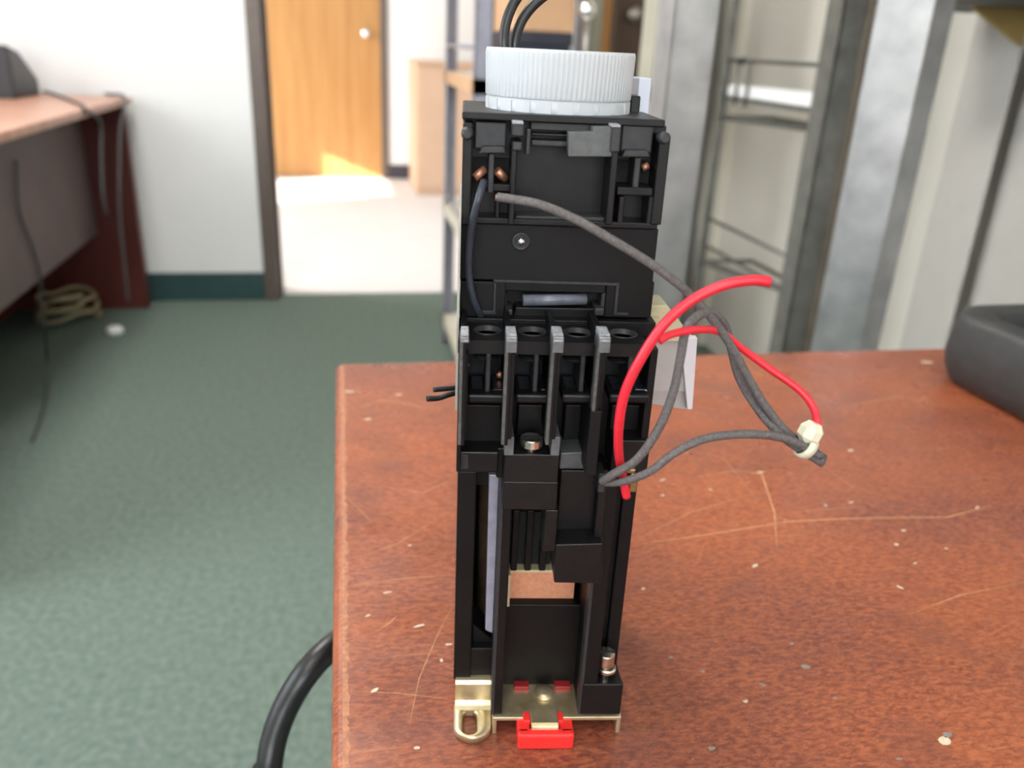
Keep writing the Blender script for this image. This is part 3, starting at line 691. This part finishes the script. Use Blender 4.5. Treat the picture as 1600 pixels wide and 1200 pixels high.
# zip tie
c = dv(1266, 676, -17)
tie = MB(); tie.box(-.0025, .0025, -.0026, .0026, -.0025, .0025); 
zt_ = tie.build('cable_tie', CREAM, dev, bevel=.0015, loc=c, rot=(0, math.radians(20), .2), seg=1); zt_['label'] = 'cream nylon cable tie around the wires'
axis = (dv(1286, 722, -17) - dv(1230, 685, -17)).normalized(); cc = dv(1259, 697, -17)
u = axis.cross(Vector((0, 1, 0))).normalized(); v_ = axis.cross(u)
m = MB(); V = []; n = 28; rr = .00235
for i in range(n):
    a = 2 * PI * i / n; dr = u * math.cos(a) + v_ * math.sin(a)
    for (q, e) in ((rr, -.0010), (rr, .0010), (rr + .0006, .0010), (rr + .0006, -.0010)): V.append(cc + dr * q + axis * e)
m.add(V, [(i * 4 + k, i * 4 + (k + 1) % 4, ((i + 1) % n) * 4 + (k + 1) % 4, ((i + 1) % n) * 4 + k) for i in range(n) for k in range(4)], True)
m.build('tie_loop', CREAM, dev)

# ================================================================== OTHER THINGS ON / AT THE TABLE
# charcoal ring-shaped tray at the right
ta, tb2 = at_z(1466, 584, TZ), at_z(1600, 655, TZ)
ex_ = (tb2 - ta).normalized(); ey_ = Vector((-ex_.y, ex_.x, 0)); trot = math.atan2(ex_.y, ex_.x)
rx_, ry_ = .11, .075
ctr = ta + ex_ * (rx_ - .006) + ey_ * (ry_ - .010)
def rrect(a, rx, ry, cr):
    c_, s_ = math.cos(a), math.sin(a)
    return (math.copysign(rx - cr, c_) + cr * c_, math.copysign(ry - cr, s_) + cr * s_)
m = MB(); n = 64; V = []
rings = [(-.010, 0), (-.004, .003), (.0, .012), (.001, .020), (-.001, .040), (-.003, .0435), (-.006, .0450), (-.021, .0440), (-.023, .0425), (-.024, .038), (-.026, .008), (-.055, .008)]
for (k, z) in rings:
    cr = max(.008, .030 + k)
    for i in range(n): V.append((*rrect(2 * PI * (i + .5) / n, rx_ + k, ry_ + k, cr), z))
fs_ = [(a * n + i, a * n + (i + 1) % n, (a + 1) * n + (i + 1) % n, (a + 1) * n + i) for a in range(len(rings) - 1) for i in range(n)]
fs_ += [list(range(n))[::-1], [(len(rings) - 1) * n + i for i in range(n)]]
m.add(V, fs_, True)
tray = tag(empty('rubber_tray', ctr, trot), 'charcoal rubber tray with thick rounded rim at back right of table', 'tray')
m.build('rim', RUBBER, tray)
m = MB(); V = []; lin = [(-.0225, .0432), (-.0250, .036), (-.0270, .0085), (-.0560, .0084)]
for (k, z) in lin:
    cr = max(.008, .030 + k)
    for i in range(n): V.append((*rrect(2 * PI * (i + .5) / n, rx_ + k, ry_ + k, cr), z))
fs_ = [(a * n + i, a * n + (i + 1) % n, (a + 1) * n + (i + 1) % n, (a + 1) * n + i) for a in range(len(lin) - 1) for i in range(n)] + [[(len(lin) - 1) * n + i for i in range(n)]]
m.add(V, fs_, True).build('shade_liner', BLKO, tray)  # black inner skin added to paint the shade inside the tray

# black cable hanging out beside the table's left edge
P = [at_y(620, 990, .30), at_y(560, 985, .29)] + [at_y(x, y, yy) for x, y, yy in ((522, 1008, .275), (482, 1048, .265), (448, 1102, .26), (428, 1155, .255), (420, 1205, .25), (416, 1260, .25))]
P += [Vector((P[-1].x - .004, .25, .45)), Vector((P[-1].x + .01, .26, .2)), Vector((P[-1].x + .03, .28, .05)), Vector((P[-1].x + .08, .34, .008)), Vector((P[-1].x + .3, .40, .008))]
print('cable', [tuple(round(v, 3) for v in p) for p in P])
tag(MB().tube(P, .0052, 16, 8).build('power_cable', BLKW), 'thick black power cable looping out below left edge of table', 'cable')

# ================================================================== LEFT DESK
DKZ = .715
dk = empty('office_desk', (-.70, 3.0, 0)); tag(dk, 'mahogany office desk with grey-brown modesty panel standing along left side', 'desk')
def dbox(name, mt, *b, bevel=.003): 
    x0, x1, y0, y1, z0, z1 = b
    return MB().box(x0 + .70, x1 + .70, y0 - 3.0, y1 - 3.0, z0, z1).build(name, mt, dk, bevel=bevel)
dbox('desk_top', DESKT, -1.50, -.69, 1.25, 3.08, DKZ - .022, DKZ)
dbox('end_panel', DESKW, -1.48, -.705, 3.02, 3.055, 0, DKZ - .03)
dbox('end_panel', DESKW, -1.48, -.705, 1.28, 1.315, 0, DKZ - .03)
dbox('desk_shade_block', DESKW, -1.48, -1.08, 1.9, 3.02, .05, DKZ - .03)  # unseen box added to keep the space under the desk dark
dbox('modesty_panel', DESKP, -.86, -.84, 1.315, 3.02, at_x(75, 428, -.84).z, DKZ - .03)
# black telephone on the desk
ph = empty('desk_phone', at_z(-5, 150, DKZ)); tag(ph, 'black desk telephone standing on the mahogany desk', 'telephone')
MB().prism([(-.11, 0), (.11, 0), (.11, .05), (-.02, .13), (-.11, .15)], -.09, .09, 'x').build('phone_body', BLKO, ph, bevel=.006)
MB().tube([(-.07, -.10, .10), (-.07, -.09, .135), (-.07, 0, .145), (-.07, .09, .12), (-.07, .10, .07)], .022, 12, 6).build('handset', BLKO, ph)
pc = at_z(28, 140, DKZ)
tag(MB().box(-.012, .012, -.012, .012, 0, .002).box(-.008, .008, -.008, .008, .002, .075).build('pen_stand', GCORD, bevel=.002, loc=pc), 'small grey upright holder beside the desk telephone', 'holder')
# cords over the desk edge
zc_ = DKZ + .005
def onz(px, py, z=zc_): return at_z(px, py, z)
xe = -.682
def drop(px, py): return at_x(px, py, xe)
c1 = [onz(30, 150), onz(75, 138), onz(125, 136), onz(165, 146), Vector((xe, onz(183, 152).y, DKZ + .004)), drop(188, 200), drop(186, 270), drop(187, 340), drop(196, 430), drop(200, 470)]
tag(MB().tube(c1, .0045, 8, 6).build('extension_cord', GCORD), 'grey cord arching over the desk corner by the wall', 'cord')
c2 = [onz(20, 140), onz(70, 143), onz(105, 155), onz(130, 165), Vector((xe, onz(148, 170).y, DKZ + .004)), drop(156, 190), drop(158, 240), drop(160, 300), drop(166, 335)]
tag(MB().tube(c2, .0045, 8, 6).build('extension_cord', GCORD), 'grey cord hanging over dark end of the desk', 'cord')
def onf(px, py, z=.006): return at_z(px, py, z)
xm_ = -.832
c3 = [at_x(25, 250, xm_), at_x(30, 330, xm_), at_x(50, 385, xm_), at_x(62, 430, xm_), at_x(66, 480, xm_), at_x(69, 515, xm_), onf(74, 560), onf(72, 620), onf(50, 690)]
tag(MB().tube(c3, .0035, 8, 6).build('extension_cord', GCORD), 'thin grey cord hanging in front of modesty panel down to carpet', 'cord')
# coiled beige cord
cp = onf(107, 505); pts = []
for i in range(52):
    a = i * .36; r_ = .092 + .018 * math.sin(i * .7); pts.append(Vector((cp.x - .01 + r_ * math.cos(a) * .9, cp.y + .05 + r_ * math.sin(a) * 1.0, .007 + .0019 * i + .006 * math.sin(i * 1.3 + 1))))
tag(MB().tube(pts, .0075, 8, 3).build('coiled_cord', YCORD), 'beige cord coiled on carpet under the mahogany desk', 'cord')
wc = onf(180, 520, 0)
tag(MB().lathe([(.026, 0), (.026, .012), (.020, .02), (.004, .021)], (0, 0, 0), 20).build('bottle_cap', PAPER, loc=wc), 'small round white cap lying on green carpet', 'cap')

# ================================================================== FAR ROOM CABINET
fc = empty('tan_cabinet', (.88, 5.5, 0)); tag(fc, 'tan laminate cabinet in the bright room beyond the doorway', 'cabinet')
ft = at_y(660, 95, 5.45)
zt2 = ft.z; x_l = at_y(650, 200, 5.45).x
MB().box(x_l - .88, .85, -.05, .5, 0.004, zt2 - .02).build('cabinet_body', TANC, fc, bevel=.004)
MB().box(x_l - .89, .86, -.06, .51, zt2 - .02, zt2).build('cabinet_top', TANC, fc, bevel=.003)
for k in range(2):
    dd = MB().box(x_l - .87 + k * .5, x_l - .87 + k * .5 + .49, -.066, -.05, .05, zt2 - .04).build('cabinet_door', TANC, fc, bevel=.002)

# ================================================================== RACK BESIDE THE DOORWAY
def angle(mb, x, y, z0, z1, wx, wy, th=.003):
    """L-section upright with its corner at x, y and flanges of signed length wx, wy"""
    mb.box(x, x + wx, y, y + math.copysign(th, wy), z0, z1); mb.box(x, x + math.copysign(th, wx), y, y + wy, z0, z1); return mb
rk = empty('steel_rack', (.30, 2.0, 0)); tag(rk, 'open steel rack with thin grey posts standing beside the doorway', 'rack')
RW, RD = .43, .60
RX1 = .30 + RW
for k, (x, y, sx, sy, mt) in enumerate(((0, 0, 1, 1, PGREY), (0, RD, 1, -1, PGREY), (RW, 0, -1, 1, CREAMM), (RW, RD, -1, -1, PGREY))):  # cream on the near right post paints in the light on it
    angle(MB(), x, y, 0, 1.85, sx * .036, sy * .036).build('post', mt, rk)
zs1, zs2 = at_y(690, 122, 2.6).z, at_y(688, 325, 2.6).z
print('rack shelves', zs1, zs2)
for z in (zs1, zs2, .08, 1.5):
    sh = MB().box(.004, RW - .004, .004, RD - .004, z + .012, z + .02).build('shelf', CREAMM, rk)
    for (b) in ((.0, .010, 0, RD), (RW - .010, RW, 0, RD)): MB().box(b[0], b[1], b[2], b[3], z - .012, z + .022).build('shelf_rail', TANB if z == zs1 else CREAMM, sh)  # tan on the upper end rails paints in a reflection
    for (b) in ((0, RW, 0, .01), (0, RW, RD - .01, RD)): MB().box(b[0], b[1], b[2], b[3], z - .012, z + .022).build('shelf_rail', PGREY, sh)
MB().tube([(.004, .01, zs1 + .09), (.004, RD - .01, zs1 + .09)], .005, 8, 1).build('guard_rod', PGREY, rk)
MB().tube([(.004, .01, zs2 + .05), (.004, RD - .01, zs2 + .05)], .005, 8, 1).build('guard_rod', PGREY, rk)
zsh = zs1 + .02
xa, xb = at_y(800, 55, 2.15).x, at_y(893, 55, 2.15).x
z1_, z2_ = at_y(850, 50, 2.15).z, at_y(850, -60, 2.15).z
bx = empty('storage_box', ((xa + xb) / 2, 2.3, zsh)); tag(bx, 'dark navy box on the rack under a cardboard box', 'box')
hw = (xb - xa) / 2
MB().box(-hw, hw, -.15, .15, 0, z1_ - zsh - .03).build('box_body', NAVY, bx, bevel=.004)
MB().box(-hw - .004, hw + .004, -.154, .154, z1_ - zsh - .03, z1_ - zsh).build('lid', NAVY, bx, bevel=.003)
cb = empty('cardboard_box', ((xa + xb) / 2 + .005, 2.3, z1_)); tag(cb, 'tan cardboard box stacked on a dark navy box on the rack', 'box')
MB().box(-hw, hw, -.15, .15, 0, z2_ - z1_).build('carton', TANB, cb, bevel=.003)
MB().box(-hw - .0008, hw + .0008, -.02, .02, z2_ - z1_ - .05, z2_ - z1_ + .001).build('packing_tape', mat('packing_tape', (.55, .36, .2), .3, var=.05), cb)
# right end of the doorway wall: dark cabinet with knobs, ochre board, glass bottle, chrome ball
ca = empty('walnut_cabinet', (.96, 2.79, 0)); tag(ca, 'dark walnut cabinet with round knobs in the corner behind the rack', 'cabinet')
MB().box(-.145, .145, -.14, .28, 0, 1.5).build('cabinet_body', DBROWN, ca, bevel=.004)
dr = MB().box(-.14, .14, -.158, -.14, .06, 1.46).build('cabinet_door', DBROWN, ca, bevel=.003)
kp = at_y(996, 22, 2.58)
MB().lathe([(.007, 0), (.007, .015), (.018, .02), (.022, .032), (.016, .042), (.002, .045)], (0, 0, 0), 18, 'y').build('knob', mat('dull_nickel', (.45, .43, .38), .35, .9), dr, loc=(kp.x - .96, -.158, kp.z))
ob = None
bo = MB().box(-.022, .022, -.012, .012, 0, 1.75).build('wood_board', OCHRE, bevel=.002, loc=(RX1 + .04, 2.58, 0)); tag(bo, 'upright ochre wooden board leaning by the walnut cabinet', 'board')
gb = at_y(941, 40, 2.2)
def bottle(name, c, r, h, mt, label, cat):
    tag(MB().lathe([(r * .9, 0), (r, .006), (r, h * .62), (r * .85, h * .70), (r * .4, h * .80), (r * .36, h * .97), (r * .42, h)], (0, 0, 0), 24).build(name, mt, loc=c), label, cat)
bottle('glass_bottle', (min(gb.x, RX1 - .06), 2.3, zsh), .028, .36, GLASSG, 'grey-green glass bottle standing on right end of the rack', 'bottle')
cbp = at_y(918, 16, 2.06)
fg = empty('chrome_finial', (cbp.x, 2.06, zsh)); tag(fg, 'chrome ball on a short stem standing on the rack', 'finial')
MB().lathe([(.025, 0), (.025, .006), (.007, .012), (.007, cbp.z - zsh - .02)], (0, 0, 0), 20).build('stem', CHROME, fg)
zz = cbp.z - zsh
MB().lathe([(.001, zz - .022)] + [(.022 * math.sin(PI * k / 12), zz - .022 * math.cos(PI * k / 12)) for k in range(1, 12)] + [(.001, zz + .022)], (0, 0, 0), 24).build('ball', CHROME, fg)

# ================================================================== GALVANISED FRAME BEHIND THE TABLE
ga = at_y(1040, 150, .88); gb_ = at_y(1109, 150, .88)
fr = empty('galvanised_frame', (ga.x, .88, 0)); tag(fr, 'galvanised steel frame with two wide uprights behind the table', 'shelving frame')
m = MB(); wA = gb_.x - ga.x
m.box(0, wA, 0, .003, 0, 1.9).box(0, .003, 0, .05, 0, 1.9).box(wA - .003, wA, 0, .05, 0, 1.9)
m.build('upright', GALV, fr, bevel=.001)
gd = at_y(1408, 265, .88); dx = gd.x - ga.x
m = MB(); 
gd = at_y(1404, 265, .86); dx = gd.x - ga.x
fl = [(dx, -.02), (dx + .036, -.006), (dx + .036, -.003), (dx, -.0165), (dx - .044, .0165), (dx - .044, .0130)]
m.add([(x, y, 0) for x, y in fl] + [(x, y, 1.9) for x, y in fl],
      [(0, 1, 7, 6), (1, 2, 8, 7), (2, 3, 9, 8), (3, 4, 10, 9), (4, 5, 11, 10), (5, 0, 6, 11), (0, 3, 2, 1), (0, 5, 4, 3), (6, 7, 8, 9), (6, 9, 10, 11)])
m.build('upright', GALV, fr, bevel=.0012)
for z in (.25, 1.7): MB().box(.01, dx, .004, .028, z, z + .05).build('cross_beam', GALV, fr)

# ================================================================== WIRE RACK AT THE RIGHT WALL
RODM = mat('dark_rod_steel', (.09, .09, .085), .5, .4, var=.2, scale=30)
wr = empty('wire_rack', (.95, 1.42, 0)); tag(wr, 'dark wire rack standing against the cream right wall', 'rack')
pl = at_x(1117, 250, .95); pr = at_x(1268, 250, .95); pr2 = at_x(1300, 250, 1.0)
yl, yr = pl.y - 1.42, pr.y - 1.42
print('wire rack', yl, yr, pr2)
MB().box(-.008, .008, yl - .008, yl + .008, 0, 1.9).build('post', DARKM, wr)
m = MB().box(-.006, -.003, yr - .03, yr + .03, 0, 1.9).box(-.006, .05, yr - .03, yr - .027, 0, 1.9); m.build('post', DARKM, wr)
m = MB().box(.045, .075, at_x(1322, 250, 1.0).y - 1.42, at_x(1286, 250, 1.0).y - 1.42, 0, 1.9); m.build('post', BROWNM, wr)
for (ya, yb) in ((96, 97), (158, 163), (378, 380), (432, 428)):
    z = (at_x(1125, ya, .95).z + at_x(1260, yb, .95).z) / 2
    MB().tube([(0, yl, z), (0, yr, z)], .0045, 8, 1).build('rod', RODM, wr)
z_a = at_x(1125, 182, .95).z; z_b = at_x(1125, 420, .95).z
for z in (z_a, z_b - .01):
    sh = MB().tube([(.15, yl, z), (.15, yr - .05, z)], .006, 8, 1).build('shelf', BROWNM, wr)
    MB().tube([(0, yl, z), (.15, yr, z)], .008, 8, 1).build('brace', DARKM, sh)
    MB().tube([(0, yl, z), (.15, yl, z)], .006, 8, 1).build('brace', DARKM, sh)
zt3, zt4 = at_x(1150, 97, .95).z, at_x(1150, 165, .95).z
for px in (1152, 1169):
    q = at_x(px, 130, .95); MB().tube([(0, q.y - 1.42, zt3), (0, q.y - 1.42, zt4)], .0045, 8, 1).build('upright_wire', DARKM, wr)
q = at_x(1160, 93, .95); MB().lathe([(.012, 0), (.012, .012), (.006, .016)], (0, q.y - 1.42, zt3 - .004), 14).build('clamp', BLKO, wr)
# white paper bundle on the wire rack
zp = (at_x(1125, 158, .95).z + at_x(1260, 163, .95).z) / 2 + .0045
MB().tube([(.09, yl, zp - .0045), (.09, yr + .02, zp - .0045)], .0045, 8, 1).build('rod', RODM, wr)
zhi = at_x(1190, 139, .95).z; ym_ = (yl + yr) / 2
pa = empty('paper_bundle', (1.0, 1.42 + ym_, zp + .0005)); tag(pa, 'stack of white paper lying on the wire rack shelf', 'paper')
MB().box(-.045, .05, yr - ym_ + .035, yl - ym_ - .01, 0, zhi - zp).build('sheets', PAPER, pa, bevel=.002)
# light vertical batten on the right wall
pt0, pt1 = at_x(1142, 250, XR - .01), at_x(1128, 250, XR - .01)
struct(MB().box(XR - .02, XR, at_x(1148, 200, XR).y, at_x(1124, 200, XR).y, 0, H), 'trim_3', mat('pale_batten', (.74, .70, .60), .6, var=.03, scale=10))

# ================================================================== VERTICAL BLIND AND DARK SHELF, RIGHT WALL
vb = empty('vertical_blind', (1.15, 1.0, .02)); tag(vb, 'off-white vertical blind with wide vanes on the right wall', 'blind')
for k in range(8):
    y = 1.40 - k * .165 - 1.0 + .0
    MB().box(-.002, .002, -.09, .09, 0, 2.1).build('vane', VANE, vb, bevel=.0008, loc=(-.004 * (k % 2), y, 0), rot=(0, 0, math.radians(-13)))
MB().box(-.02, .02, -1.0, .52, 2.1, 2.15).build('head_rail', VANE, vb, bevel=.003)
sf = empty('wall_shelf', (XR, 1.0, 1.015)); tag(sf, 'dark board shelf on gusset brackets above the vertical blind', 'shelf')
MB().box(-.27, -.08, -.55, .46, 0, .03).build('board', DARKSH, sf, bevel=.003)
for y in (at_x(1515, 30, XR - .2).y - 1.0, -.3):
    MB().prism([(-.20, 0), (-.09, 0), (-.09, -.055)], y, y + .012, 'y').build('bracket', mat('ochre_bracket', (.35, .24, .08), .5, var=.1), sf)
